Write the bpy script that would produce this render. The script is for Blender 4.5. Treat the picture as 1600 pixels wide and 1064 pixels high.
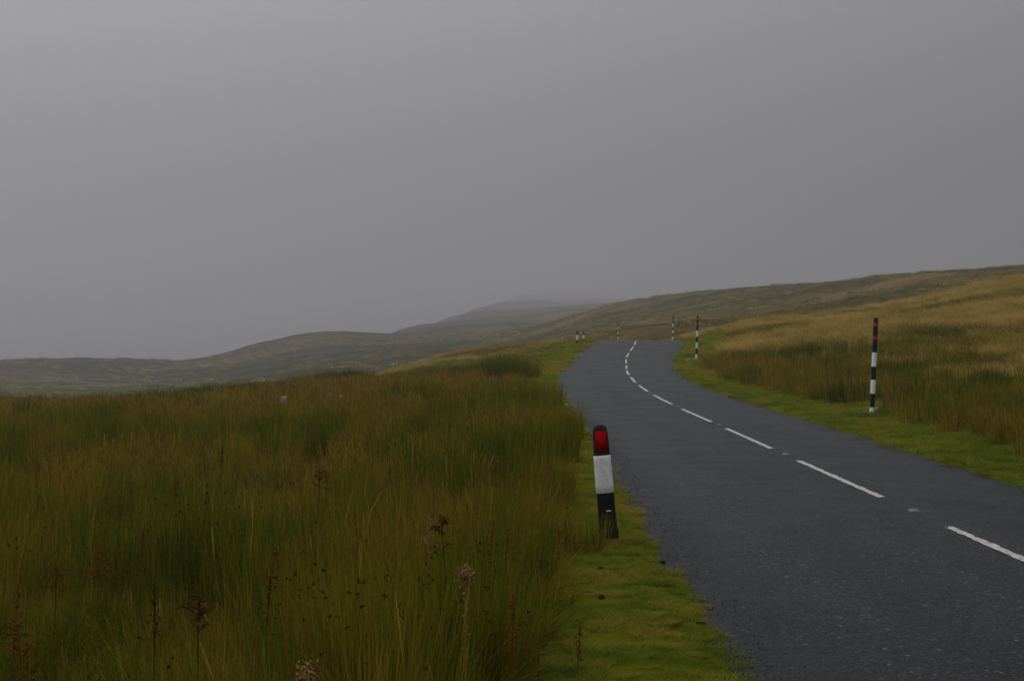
import bpy, math, random
import numpy as np

for _o in list(bpy.data.objects):
    bpy.data.objects.remove(_o)
SC = bpy.context.scene
COL = SC.collection
rng = np.random.default_rng(7)
random.seed(7)
EYE = 1.7          # camera height above the road, metres
FPX = 2000.0       # focal length expressed in photo pixels (1600 wide)
CX, CY = 800.0, 532.0

# ------------------------------------------------------------------ camera
cam_d = bpy.data.cameras.new('camera')
cam = bpy.data.objects.new('camera', cam_d)
COL.objects.link(cam)
cam.location = (0, 0, EYE)
cam.rotation_euler = (math.pi / 2, 0, 0)
cam_d.sensor_width = 36.0
cam_d.lens = 36.0 * FPX / 1600.0
cam_d.clip_start = 0.1
cam_d.clip_end = 20000
SC.camera = cam

# ------------------------------------------------------------------ world
SUN_EL, SUN_AZ = math.radians(52), math.radians(-35)     # azimuth from +Y towards +X
world = bpy.data.worlds.new('World')
SC.world = world
world.use_nodes = True
wn, wl = world.node_tree.nodes, world.node_tree.links
wn.clear()
w_out = wn.new('ShaderNodeOutputWorld')
w_bg = wn.new('ShaderNodeBackground')
w_sky = wn.new('ShaderNodeTexSky')
w_sky.sky_type = 'NISHITA'
w_sky.sun_disc = False
w_sky.sun_elevation = SUN_EL
w_sky.sun_rotation = SUN_AZ
w_sky.dust_density = 4.0
w_hsv = wn.new('ShaderNodeHueSaturation')
w_hsv.inputs['Saturation'].default_value = 0.06
w_tc = wn.new('ShaderNodeTexCoord')
w_sep = wn.new('ShaderNodeSeparateXYZ')
w_ramp = wn.new('ShaderNodeMapRange')        # cloud deck: brighter overhead
w_ramp.interpolation_type = 'SMOOTHSTEP'
w_ramp.inputs['From Min'].default_value = 0.0
w_ramp.inputs['From Max'].default_value = 0.76
w_ramp.inputs['To Min'].default_value = 1.05
w_ramp.inputs['To Max'].default_value = 7.6
w_lr = wn.new('ShaderNodeMapRange')          # slightly brighter on the sun's side
w_lr.inputs['From Min'].default_value = -1.0
w_lr.inputs['From Max'].default_value = 1.0
w_lr.inputs['To Min'].default_value = 1.68
w_lr.inputs['To Max'].default_value = 0.44
w_mul = wn.new('ShaderNodeMath'); w_mul.operation = 'MULTIPLY'
w_col = wn.new('ShaderNodeCombineColor')
w_tint = wn.new('ShaderNodeMix'); w_tint.data_type = 'RGBA'; w_tint.blend_type = 'MULTIPLY'
w_tint.inputs['Factor'].default_value = 1.0
w_tint.inputs['B'].default_value = (0.965, 0.968, 1.045, 1)
w_mix = wn.new('ShaderNodeMix'); w_mix.data_type = 'RGBA'
w_mix.inputs['Factor'].default_value = 0.88
wl.new(w_sky.outputs['Color'], w_hsv.inputs['Color'])
wl.new(w_tc.outputs['Generated'], w_sep.inputs[0])
wl.new(w_sep.outputs['Z'], w_ramp.inputs['Value'])
wl.new(w_sep.outputs['X'], w_lr.inputs['Value'])
wl.new(w_ramp.outputs['Result'], w_mul.inputs[0])
wl.new(w_lr.outputs['Result'], w_mul.inputs[1])
for k in range(3):
    wl.new(w_mul.outputs[0], w_col.inputs[k])
wl.new(w_col.outputs['Color'], w_tint.inputs['A'])
wl.new(w_hsv.outputs['Color'], w_mix.inputs['A'])
wl.new(w_tint.outputs['Result'], w_mix.inputs['B'])
wl.new(w_mix.outputs['Result'], w_bg.inputs['Color'])
w_bg.inputs['Strength'].default_value = 0.1
wl.new(w_bg.outputs[0], w_out.inputs['Surface'])

# ------------------------------------------------------------------ sun behind thick cloud
sun_d = bpy.data.lights.new('sun', 'SUN')
sun_d.energy = 0.8
sun_d.angle = math.radians(50)
sun_d.color = (1.0, 0.97, 0.93)
sun = bpy.data.objects.new('sun', sun_d)
COL.objects.link(sun)
sun.location = (-30, 40, 60)
sun.rotation_euler = (math.pi / 2 - SUN_EL, 0, math.pi - SUN_AZ)

vs = SC.view_settings
vs.view_transform = 'Standard'
vs.look = 'None'
vs.exposure = 0.0
vs.gamma = 1.0
vs.use_curve_mapping = False
SC.cycles.use_denoising = True
SC.cycles.volume_bounces = 1
SC.cycles.max_bounces = 5
SC.cycles.diffuse_bounces = 2
SC.cycles.transmission_bounces = 4

# ================================================================== helpers
def smooth(a, b, x):
    t = np.clip((x - a) / (b - a), 0, 1)
    return t * t * (3 - 2 * t)

def hash2(ix, iy, seed):
    n = (ix.astype(np.int64) * 374761393 + iy.astype(np.int64) * 668265263 + seed * 1442695041) & 0x7fffffff
    n = ((n ^ (n >> 13)) * 1274126177) & 0x7fffffff
    return ((n ^ (n >> 16)) & 0xffff) / 65535.0

def vnoise(x, y, seed=0):
    x = np.asarray(x, float); y = np.asarray(y, float)
    ix, iy = np.floor(x), np.floor(y)
    fx, fy = x - ix, y - iy
    fx = fx * fx * (3 - 2 * fx); fy = fy * fy * (3 - 2 * fy)
    a = hash2(ix, iy, seed); b = hash2(ix + 1, iy, seed)
    c = hash2(ix, iy + 1, seed); d = hash2(ix + 1, iy + 1, seed)
    return (a * (1 - fx) + b * fx) * (1 - fy) + (c * (1 - fx) + d * fx) * fy

def fbm(x, y, octaves=4, seed=0):       # roughly -1..1
    s, a, t = 0.0, 1.0, 0.0
    for k in range(octaves):
        s = s + a * (vnoise(x * 2 ** k + 17.3 * k, y * 2 ** k - 9.1 * k, seed + k) * 2 - 1)
        t += a; a *= 0.5
    return s / t * 1.6

def link(o, parent=None):
    COL.objects.link(o)
    if parent is not None:
        o.parent = parent
    return o

def mesh_np(name, co, faces_flat, sizes, mat=None, smooth_shade=False):
    me = bpy.data.meshes.new(name)
    nv, nf = len(co), len(sizes)
    me.vertices.add(nv)
    me.vertices.foreach_set('co', np.asarray(co, np.float32).ravel())
    me.loops.add(len(faces_flat))
    me.loops.foreach_set('vertex_index', np.asarray(faces_flat, np.int32))
    me.polygons.add(nf)
    st = np.zeros(nf, np.int32); st[1:] = np.cumsum(sizes)[:-1]
    me.polygons.foreach_set('loop_start', st)
    if smooth_shade:
        me.polygons.foreach_set('use_smooth', np.ones(nf, bool))
    me.update(calc_edges=True)
    me.validate()
    if mat:
        me.materials.append(mat)
    return me

def grid_mesh(name, P, mat, smooth_shade=True):
    """P: rows x cols x 3"""
    r, c = P.shape[:2]
    idx = np.arange(r * c).reshape(r, c)
    q = np.stack([idx[:-1, :-1], idx[:-1, 1:], idx[1:, 1:], idx[1:, :-1]], -1).reshape(-1, 4)
    return mesh_np(name, P.reshape(-1, 3), q.ravel(), np.full(len(q), 4, np.int32), mat, smooth_shade)

def tag(o, label=None, cat=None, group=None, kind=None):
    if label: o['label'] = label
    if cat: o['category'] = cat
    if group: o['group'] = group
    if kind: o['kind'] = kind
    return o

def empty(name, loc, parent=None):
    o = bpy.data.objects.new(name, None)
    o.empty_display_size = 0.2
    o.location = loc
    return link(o, parent)

def obj(name, me, parent=None):
    return link(bpy.data.objects.new(name, me), parent)

def copy_tree(o, parent=None):
    c = o.copy()
    COL.objects.link(c)
    c.parent = parent
    for ch in list(o.children):
        copy_tree(ch, c)
    return c

# ------------------------------------------------------------------ materials
def new_mat(name):
    m = bpy.data.materials.new(name)
    m.use_nodes = True
    n, l = m.node_tree.nodes, m.node_tree.links
    n.clear()
    out = n.new('ShaderNodeOutputMaterial')
    return m, n, l, out

def ramp(n, stops, interp='LINEAR'):
    r = n.new('ShaderNodeValToRGB')
    r.color_ramp.interpolation = interp
    e = r.color_ramp.elements
    while len(e) < len(stops):
        e.new(0.5)
    for k, (p, c) in enumerate(stops):
        e[k].position = p
        e[k].color = (c[0], c[1], c[2], 1)
    return r

def noise(n, l, vec, scale, detail=4, rough=0.55, dims='3D'):
    t = n.new('ShaderNodeTexNoise')
    t.inputs['Scale'].default_value = scale
    t.inputs['Detail'].default_value = detail
    t.inputs['Roughness'].default_value = rough
    if vec is not None:
        l.new(vec, t.inputs['Vector'])
    return t

def mixc(n, l, fac, a, b, blend='MIX'):
    m = n.new('ShaderNodeMix'); m.data_type = 'RGBA'; m.blend_type = blend
    for sock, v in (('Factor', fac), ('A', a), ('B', b)):
        if hasattr(v, 'links'):
            l.new(v, m.inputs[sock])
        elif isinstance(v, (int, float)):
            m.inputs[sock].default_value = v
        else:
            m.inputs[sock].default_value = (v[0], v[1], v[2], 1)
    return m.outputs['Result']

def plain(name, col, rough=0.5, spec=0.5, var=0.12, scale=30, dirt=None, dirt_amt=0.0, bump=0.0):
    m, n, l, out = new_mat(name)
    b = n.new('ShaderNodeBsdfPrincipled')
    tc = n.new('ShaderNodeTexCoord')
    t = noise(n, l, tc.outputs['Object'], scale, 5)
    c = mixc(n, l, t.outputs['Fac'], [x * (1 - var) for x in col], [min(1, x * (1 + var)) for x in col])
    if dirt:
        t2 = noise(n, l, tc.outputs['Object'], 9, 6, 0.7)
        mr = n.new('ShaderNodeMapRange')
        mr.inputs['From Min'].default_value = 0.5; mr.inputs['From Max'].default_value = 0.72
        mr.inputs['To Max'].default_value = dirt_amt
        l.new(t2.outputs['Fac'], mr.inputs['Value'])
        c = mixc(n, l, mr.outputs['Result'], c, dirt)
    l.new(c, b.inputs['Base Color'])
    b.inputs['Roughness'].default_value = rough
    b.inputs['Specular IOR Level'].default_value = spec
    if bump:
        bm = n.new('ShaderNodeBump'); bm.inputs['Strength'].default_value = bump
        bm.inputs['Distance'].default_value = 0.01
        l.new(t.outputs['Fac'], bm.inputs['Height']); l.new(bm.outputs[0], b.inputs['Normal'])
    l.new(b.outputs[0], out.inputs['Surface'])
    return m

def grass_mat(name, stops, noise_scale=0.35, shift=0.25, transl=0.3, gain=1.0):
    """blade colour from the 'tone' attribute, shifted in broad natural patches"""
    m, n, l, out = new_mat(name)
    at = n.new('ShaderNodeAttribute'); at.attribute_name = 'tone'
    geo = n.new('ShaderNodeNewGeometry')
    t = noise(n, l, geo.outputs['Position'], noise_scale, 3)
    oi = n.new('ShaderNodeObjectInfo')
    a = n.new('ShaderNodeMath'); a.operation = 'MULTIPLY_ADD'
    l.new(t.outputs['Fac'], a.inputs[0]); a.inputs[1].default_value = 2 * shift; a.inputs[2].default_value = -shift
    b = n.new('ShaderNodeMath'); b.operation = 'ADD'
    l.new(at.outputs['Fac'], b.inputs[0]); l.new(a.outputs[0], b.inputs[1])
    b2 = n.new('ShaderNodeMath'); b2.operation = 'MULTIPLY_ADD'
    l.new(oi.outputs['Random'], b2.inputs[0]); b2.inputs[1].default_value = 0.26
    l.new(b.outputs[0], b2.inputs[2])
    r = ramp(n, [(p, [x * gain for x in c]) for p, c in stops])
    l.new(b2.outputs[0], r.inputs['Fac'])
    d = n.new('ShaderNodeBsdfDiffuse'); tr = n.new('ShaderNodeBsdfTranslucent')
    gl = n.new('ShaderNodeBsdfGlossy'); gl.inputs['Roughness'].default_value = 0.5
    gl.inputs['Color'].default_value = (0.5, 0.5, 0.5, 1)
    l.new(r.outputs['Color'], d.inputs['Color']); l.new(r.outputs['Color'], tr.inputs['Color'])
    mx = n.new('ShaderNodeMixShader'); mx.inputs[0].default_value = transl
    l.new(d.outputs[0], mx.inputs[1]); l.new(tr.outputs[0], mx.inputs[2])
    m2 = n.new('ShaderNodeMixShader'); m2.inputs[0].default_value = 0.0
    l.new(mx.outputs[0], m2.inputs[1]); l.new(gl.outputs[0], m2.inputs[2])
    l.new(m2.outputs[0], out.inputs['Surface'])
    return m

RUSH = [(0.0, (0.022, 0.042, 0.004)), (0.25, (0.066, 0.078, 0.006)), (0.5, (0.145, 0.122, 0.009)),
        (0.70, (0.19, 0.115, 0.013)), (0.86, (0.25, 0.16, 0.030)), (1.0, (0.10, 0.045, 0.010))]
GOLD = [(0.0, (0.065, 0.080, 0.008)), (0.3, (0.18, 0.145, 0.020)), (0.6, (0.34, 0.24, 0.050)), (1.0, (0.50, 0.36, 0.11))]
TURF = [(0.0, (0.032, 0.056, 0.007)), (0.4, (0.078, 0.098, 0.010)), (0.7, (0.145, 0.130, 0.016)), (1.0, (0.19, 0.12, 0.026))]
M_rush = grass_mat('rush_blades', RUSH, 0.30, 0.22, 0.38, 1.5)
M_gold = grass_mat('moor_grass_blades', GOLD, 0.16, 0.7, 0.35, 1.08)
M_turf = grass_mat('turf_blades', TURF, 0.9, 0.55, 0.4, 2.05)
M_seed = plain('rush_flower', (0.016, 0.009, 0.004), 1.0, 0.0)
M_dock = plain('dry_dock', (0.15, 0.072, 0.014), 1.0, 0.0, 0.4, 60)
M_dockp = plain('pale_dry_dock', (0.26, 0.165, 0.055), 1.0, 0.0, 0.4, 60)
M_dockd = plain('dark_dry_dock', (0.06, 0.028, 0.008), 1.0, 0.0, 0.4, 60)
M_black = plain('black_plastic', (0.009, 0.010, 0.012), 0.5, 0.22, 0.2, 20, (0.06, 0.055, 0.045), 0.35)
M_white = plain('white_band_sheet', (0.86, 0.86, 0.84), 0.5, 0.4, 0.05, 20, (0.30, 0.29, 0.25), 0.5)
M_red = plain('red_reflector', (0.38, 0.002, 0.004), 0.8, 0.02, 0.1, 40)
M_redt = plain('red_tape', (0.46, 0.010, 0.012), 0.4, 0.5, 0.1, 20)
M_rivet = plain('rivet_metal', (0.22, 0.20, 0.18), 0.5)
M_stone = plain('moor_stone', (0.11, 0.098, 0.085), 1.0, 0.0, 0.35, 9, (0.07, 0.07, 0.05), 0.8, 0.6)
M_stonep = plain('pale_stone', (0.32, 0.28, 0.235), 1.0, 0.0, 0.2, 9, (0.2, 0.18, 0.12), 0.5, 0.6)
M_stoneb = plain('brown_stone', (0.16, 0.10, 0.065), 1.0, 0.0, 0.3, 9, None, 0, 0.6)
M_clod = plain('peat', (0.022, 0.017, 0.012), 0.9, 0.1, 0.4, 40)
M_chip = plain('road_chipping', (0.035, 0.036, 0.037), 0.7, 0.4, 0.6, 3)

def ground_mat():
    m, n, l, out = new_mat('moor_ground')
    b = n.new('ShaderNodeBsdfPrincipled'); b.inputs['Roughness'].default_value = 0.95
    b.inputs['Specular IOR Level'].default_value = 0.0
    geo = n.new('ShaderNodeNewGeometry')
    mp = n.new('ShaderNodeMapping'); mp.inputs['Scale'].default_value = (0.45, 1.0, 1.0)
    l.new(geo.outputs['Position'], mp.inputs['Vector'])
    big = noise(n, l, mp.outputs[0], 0.012, 6, 0.62)
    mid = noise(n, l, mp.outputs[0], 0.06, 7, 0.72)
    fine = noise(n, l, geo.outputs['Position'], 0.7, 6, 0.75)
    a = n.new('ShaderNodeMath'); a.operation = 'MULTIPLY_ADD'
    l.new(mid.outputs['Fac'], a.inputs[0]); a.inputs[1].default_value = 1.1
    l.new(big.outputs['Fac'], a.inputs[2])
    a2 = n.new('ShaderNodeMath'); a2.operation = 'MULTIPLY_ADD'
    l.new(fine.outputs['Fac'], a2.inputs[0]); a2.inputs[1].default_value = 0.6
    l.new(a.outputs[0], a2.inputs[2])
    mr = n.new('ShaderNodeMapRange')
    mr.inputs['From Min'].default_value = 1.08; mr.inputs['From Max'].default_value = 1.62
    sx = n.new('ShaderNodeSeparateXYZ'); l.new(geo.outputs['Position'], sx.inputs[0])
    far_ = n.new('ShaderNodeMapRange'); far_.inputs['From Min'].default_value = 20; far_.inputs['From Max'].default_value = -60
    far_.inputs['To Min'].default_value = 0.0; far_.inputs['To Max'].default_value = -0.10     # heather and rush on the wetter western side
    l.new(sx.outputs['X'], far_.inputs['Value'])
    a3 = n.new('ShaderNodeMath'); a3.operation = 'ADD'
    l.new(a2.outputs[0], a3.inputs[0]); l.new(far_.outputs['Result'], a3.inputs[1])
    l.new(a3.outputs[0], mr.inputs['Value'])
    r = ramp(n, [(0.0, (0.022, 0.025, 0.008)), (0.3, (0.036, 0.038, 0.013)), (0.55, (0.090, 0.070, 0.022)),
                 (0.8, (0.16, 0.115, 0.040)), (1.0, (0.21, 0.15, 0.06))])
    l.new(mr.outputs['Result'], r.inputs['Fac'])
    l.new(r.outputs['Color'], b.inputs['Base Color'])
    bm = n.new('ShaderNodeBump'); bm.inputs['Strength'].default_value = 0.8; bm.inputs['Distance'].default_value = 0.6
    l.new(fine.outputs['Fac'], bm.inputs['Height'])
    l.new(bm.outputs[0], b.inputs['Normal'])
    l.new(b.outputs[0], out.inputs['Surface'])
    return m
M_ground = ground_mat()

def verge_mat():
    m, n, l, out = new_mat('mossy_verge')
    b = n.new('ShaderNodeBsdfPrincipled'); b.inputs['Roughness'].default_value = 1.0
    b.inputs['Specular IOR Level'].default_value = 0.0
    geo = n.new('ShaderNodeNewGeometry')
    P = geo.outputs['Position']
    t = noise(n, l, P, 1.6, 7, 0.65)
    r = ramp(n, [(0.28, (0.030, 0.055, 0.004)), (0.5, (0.085, 0.105, 0.006)), (0.68, (0.15, 0.13, 0.010)), (0.85, (0.13, 0.08, 0.02))])
    l.new(t.outputs['Fac'], r.inputs['Fac'])
    # bare peaty and gravelly spots
    t2 = noise(n, l, P, 4.5, 8, 0.7)
    mr = n.new('ShaderNodeMapRange'); mr.inputs['From Min'].default_value = 0.60; mr.inputs['From Max'].default_value = 0.66
    l.new(t2.outputs['Fac'], mr.inputs['Value'])
    c = mixc(n, l, mr.outputs['Result'], r.outputs['Color'], (0.022, 0.020, 0.018))
    l.new(c, b.inputs['Base Color'])
    t3 = noise(n, l, P, 60, 6, 0.7)
    bm = n.new('ShaderNodeBump'); bm.inputs['Strength'].default_value = 1.0; bm.inputs['Distance'].default_value = 0.02
    l.new(t3.outputs['Fac'], bm.inputs['Height']); l.new(bm.outputs[0], b.inputs['Normal'])
    l.new(b.outputs[0], out.inputs['Surface'])
    return m
M_verge = verge_mat()

def road_mat():
    m, n, l, out = new_mat('damp_asphalt')
    b = n.new('ShaderNodeBsdfPrincipled')
    geo = n.new('ShaderNodeNewGeometry')
    P = geo.outputs['Position']
    v = n.new('ShaderNodeTexVoronoi'); v.inputs['Scale'].default_value = 52
    l.new(P, v.inputs['Vector'])
    sep = n.new('ShaderNodeSeparateColor'); l.new(v.outputs['Color'], sep.inputs[0])
    chips = ramp(n, [(0.0, (0.002, 0.003, 0.004)), (0.5, (0.0055, 0.0080, 0.0092)), (0.94, (0.021, 0.0265, 0.0290)), (0.985, (0.030, 0.035, 0.037)), (0.998, (0.10, 0.10, 0.095))])
    l.new(sep.outputs[0], chips.inputs['Fac'])
    # worn wheel tracks and patches run along the carriageway
    mp = n.new('ShaderNodeMapping'); mp.inputs['Scale'].default_value = (1.0, 0.12, 1.0)
    l.new(P, mp.inputs['Vector'])
    t = noise(n, l, mp.outputs[0], 0.9, 5, 0.6)
    r = ramp(n, [(0.3, (0.72, 0.74, 0.77)), (0.5, (0.98, 1.0, 1.0)), (0.7, (1.32, 1.34, 1.36))])
    l.new(t.outputs['Fac'], r.inputs['Fac'])
    c = mixc(n, l, 1.0, chips.outputs['Color'], r.outputs['Color'], 'MULTIPLY')
    la = n.new('ShaderNodeAttribute'); la.attribute_name = 'lat'
    tk_ = ramp(n, [(0.0, (0.85,) * 3), (0.10, (0.8,) * 3), (0.20, (1.35,) * 3), (0.30, (0.9,) * 3), (0.42, (1.3,) * 3), (0.51, (0.95,) * 3),
                   (0.61, (1.35,) * 3), (0.71, (0.95,) * 3), (0.82, (1.35,) * 3), (0.92, (0.85,) * 3)])
    wob = n.new('ShaderNodeMath'); wob.operation = 'MULTIPLY_ADD'; wob.inputs[1].default_value = 0.08
    l.new(t.outputs['Fac'], wob.inputs[0]); l.new(la.outputs['Fac'], wob.inputs[2])
    wo2 = n.new('ShaderNodeMath'); wo2.operation = 'SUBTRACT'; wo2.inputs[1].default_value = 0.04
    l.new(wob.outputs[0], wo2.inputs[0]); l.new(wo2.outputs[0], tk_.inputs['Fac'])
    c = mixc(n, l, 1.0, c, tk_.outputs['Color'], 'MULTIPLY')
    t4 = noise(n, l, P, 1.1, 8, 0.7)
    r4 = ramp(n, [(0.32, (0.62, 0.64, 0.66)), (0.5, (1.0, 1.0, 1.0)), (0.68, (1.42, 1.40, 1.36))])
    l.new(t4.outputs['Fac'], r4.inputs['Fac'])
    c = mixc(n, l, 1.0, c, r4.outputs['Color'], 'MULTIPLY')
    l.new(c, b.inputs['Base Color'])
    rr = n.new('ShaderNodeMapRange'); rr.inputs['To Min'].default_value = 0.32; rr.inputs['To Max'].default_value = 0.75
    l.new(t4.outputs['Fac'], rr.inputs['Value'])
    l.new(rr.outputs['Result'], b.inputs['Roughness'])
    b.inputs['Specular IOR Level'].default_value = 0.15
    t3 = noise(n, l, P, 150, 3, 0.6)
    ad = n.new('ShaderNodeMath'); ad.operation = 'ADD'
    l.new(v.outputs['Distance'], ad.inputs[0]); l.new(t3.outputs['Fac'], ad.inputs[1])
    bm = n.new('ShaderNodeBump'); bm.inputs['Strength'].default_value = 0.75; bm.inputs['Distance'].default_value = 0.008
    bm.invert = True
    l.new(ad.outputs[0], bm.inputs['Height']); l.new(bm.outputs[0], b.inputs['Normal'])
    l.new(b.outputs[0], out.inputs['Surface'])
    return m
M_road = road_mat()

def paint_mat():
    m, n, l, out = new_mat('worn_road_paint')
    b = n.new('ShaderNodeBsdfPrincipled'); b.inputs['Roughness'].default_value = 0.6
    geo = n.new('ShaderNodeNewGeometry')
    t = noise(n, l, geo.outputs['Position'], 28, 6, 0.75)
    r = ramp(n, [(0.36, (0.05, 0.05, 0.05)), (0.44, (0.32, 0.31, 0.27)), (0.53, (0.50, 0.48, 0.41)), (0.75, (0.60, 0.58, 0.50))])
    l.new(t.outputs['Fac'], r.inputs['Fac'])
    l.new(r.outputs['Color'], b.inputs['Base Color'])
    l.new(b.outputs[0], out.inputs['Surface'])
    return m
M_paint = paint_mat()

# ================================================================== terrain
R_D = np.array([-60, 0, 6, 10, 15, 20, 25, 30, 36, 42, 48, 54, 59, 65, 71, 76, 82, 90, 100, 111, 130, 146, 160.])
R_C = np.array([3.93, 3.93, 3.93, 3.94, 3.94, 3.94, 3.95, 3.95, 3.97, 4.15, 4.45, 4.83, 5.28, 5.79, 6.49, 7.2, 7.95, 8.9, 9.8, 10.4, 10.3, 9.3, 7.5])
R_L = np.array([1.25, 1.25, 1.25, 1.31, 1.36, 1.43, 1.52, 1.58, 1.56, 1.60, 1.85, 2.22, 2.72, 3.2, 3.85, 4.55, 5.3, 6.2, 7.2, 7.8, 7.7, 6.7, 4.9])
R_R = np.array([5.80, 5.80, 5.80, 5.80, 5.82, 5.88, 5.95, 5.96, 5.98, 6.12, 6.4, 6.85, 7.4, 8.1, 9.1, 10.0, 10.9, 11.7, 12.4, 13.0, 12.9, 11.9, 10.1])
Z_D = np.array([-60, 0, 12, 18, 25, 30, 36, 42, 48, 54, 59, 65, 71, 76, 80, 83, 86, 92, 100, 111, 130, 146, 160.])
Z_Z = np.array([0, 0, 0, .03, .067, .09, .155, .22, .31, .42, .52, .72, 1.0, 1.30, 1.53, 1.67, 1.71, 1.68, 1.55, 1.4, 1.1, .9, .55])

def cubic_table(xs, ys):
    m = np.gradient(ys, xs)
    def f(x):
        x = np.clip(np.asarray(x, float), xs[0], xs[-1])
        i = np.clip(np.searchsorted(xs, x, 'right') - 1, 0, len(xs) - 2)
        h = xs[i + 1] - xs[i]; t = (x - xs[i]) / h
        return ((2*t**3 - 3*t**2 + 1) * ys[i] + (t**3 - 2*t**2 + t) * h * m[i]
                + (-2*t**3 + 3*t**2) * ys[i + 1] + (t**3 - t**2) * h * m[i + 1])
    return f
roadC, roadL, roadR, roadZ = cubic_table(R_D, R_C), cubic_table(R_D, R_L), cubic_table(R_D, R_R), cubic_table(Z_D, Z_Z)

# survey points: bearing (px), level (px), distance -> height
SV = """
0 640 60|0 668 35|0 709 22|250 627 60|250 646 38|450 606 62|560 589 65|700 592 60|800 575 60|-300 655 60|-300 708 25|620 586 68
300 638 45|600 614 45|750 603 45|500 651 32|700 642 32
0 665 75|0 700 110|0 690 200|250 654 80|250 656 120|250 650 200|450 619 85|450 612 140|450 606 220|-400 680 80|-400 700 120|-400 690 220
560 603 85|560 597 150|640 588 85
700 561 100|640 577 100|760 554 100|830 546 100|870 541 95|700 575 80|780 563 80|850 555 76
700 563 130|700 564 170|640 584 130|830 545 130|870 538 146|830 552 180|727 556 200|620 578 232|590 578 267|519 576 333
800 541 330|800 530 450|800 510 650|800 490 1100|800 475 1900|750 510 700|750 495 1050|850 505 600|850 482 1400|850 468 2600|640 525 700|700 505 950|700 546 400|700 535 500|700 515 700|600 565 360|600 545 480|600 535 560
470 576 400|470 560 480|470 540 560|350 592 400|350 575 480|350 563 545|200 606 380|200 600 430|200 590 480|200 575 545
0 624 330|0 600 430|0 580 520|-400 610 340|-400 590 430|-400 570 540
900 529 200|900 512 330|900 503 700|1000 530 130|1000 515 230|1000 495 320|960 522 160
1100 524 130|1100 510 200|1100 490 280|1250 502 120|1250 485 180|1250 465 270|1420 479 120|1420 455 200
1600 444 120|1600 428 190|1900 408 120|1900 390 190
1600 722 17.5|1600 668 22|1600 578 38|1600 506 58|1362 652 28.2|1480 690 20|1600 440 85|1400 640 29|1400 584 40|1400 526 58|1420 476 85|1900 560 30|1900 450 60|1900 402 85
1250 600 40|1250 552 56|1250 522 72|1250 498 90|1150 562 58|1150 532 75|1150 513 92|1090 558 65.7|1052 532 119|1100 540 75|1080 524 100|1020 529 100
"""
RIDGE = [(-400, 560, 590), (0, 565, 590), (200, 566, 590), (350, 557, 600), (400, 540, 620), (470, 522, 650), (570, 525, 720),
         (640, 512, 930), (700, 497, 1350), (735, 487, 1900), (770, 475, 2700), (805, 464, 3700), (850, 457, 4900), (930, 457, 5600)]
RIDGE2 = [(900, 499, 440), (940, 486, 420), (1000, 473, 400), (1060, 467, 390), (1150, 457, 370), (1250, 450, 345), (1420, 434, 300), (1600, 412, 270), (1900, 370, 250)]
FARR = [(1000, 470, 1300), (1100, 457, 1300), (1250, 446, 1300), (1420, 437, 1300), (1600, 425, 1200), (1900, 390, 1200)]
BEYOND = [(1000, 474, 2200), (1100, 466, 2200), (1250, 462, 2200), (1420, 455, 2200), (1600, 440, 2200), (1900, 410, 2200),
          (1000, 500, 4000), (1250, 495, 4000), (1600, 480, 4000), (1900, 470, 4000)]
pts = []
for tok in SV.replace('\n', '|').split('|'):
    if tok.strip():
        pts.append(tuple(float(v) for v in tok.split()))
for r in RIDGE:
    pts.append(r); pts.append((r[0], r[1] + 14, r[2] * 1.25)); pts.append((r[0], r[1] + 40, r[2] * 1.7))
for r in RIDGE2:
    pts.append(r); pts.append((r[0], r[1] + 9, r[2] * 1.28))
for r in FARR:
    pts.append(r); pts.append((r[0], r[1] + 8, r[2] * 1.3))
pts += BEYOND
pts = np.array(pts)
cu = [(p[0] - CX) / 1000 for p in pts]
cd = [p[2] for p in pts]
cz = [EYE - (p[1] - CY) * p[2] / FPX for p in pts]
def addxz(X, d, z):
    cu.append(X / d * FPX / 1000); cd.append(d); cz.append(z)
for d in (2.5, 4, 7, 11, 18):
    for X, z in ((-0.5, -0.02), (2.5, 0), (5.8, 0.0)):
        addxz(X, d, z + float(roadZ(d)))
    for u in (-1.2, -0.8, -0.4):
        X = u * d * 1000 / FPX
        addxz(X, d, min(0, -0.02 + X * 0.03))
    addxz(0.9 * d * 1000 / FPX + 6, d, 0.15 + 0.012 * d)
for d in (25, 35, 45, 54, 65, 76, 84, 95, 111, 130, 146, 158):
    for X in (roadL(d) - 0.3, roadR(d) + 0.3):
        addxz(float(X), d, float(roadZ(d)))
cu = np.array(cu); cv = np.log(np.array(cd) + 6.0); cq = np.array(cz) / (np.array(cd) + 30.0)
SV_S = 1.0
def tps_k(r2):
    return np.where(r2 > 1e-12, r2 * np.log(np.maximum(r2, 1e-12)), 0.0)
N = len(cu)
K = tps_k((cu[:, None] - cu) ** 2 + (cv[:, None] - cv) ** 2) + np.eye(N) * 2e-4
Pm = np.stack([np.ones(N), cu, cv], 1)
A = np.block([[K, Pm], [Pm.T, np.zeros((3, 3))]])
SOL = np.linalg.solve(A, np.concatenate([cq, np.zeros(3)]))

def tps(X, d):
    X = np.asarray(X, float).ravel(); d = np.asarray(d, float).ravel()
    dd = np.maximum(d, 2.5)
    u = np.clip(X / dd * FPX / 1000, -1.7, 1.7); v = np.log(dd + 6.0)
    out = np.empty(len(u))
    for i in range(0, len(u), 20000):
        s = slice(i, i + 20000)
        k = tps_k((u[s, None] - cu) ** 2 + (v[s, None] - cv) ** 2)
        out[s] = k @ SOL[:N] + SOL[N] + SOL[N + 1] * u[s] + SOL[N + 2] * v[s]
    return out * (dd + 30.0)

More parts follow.
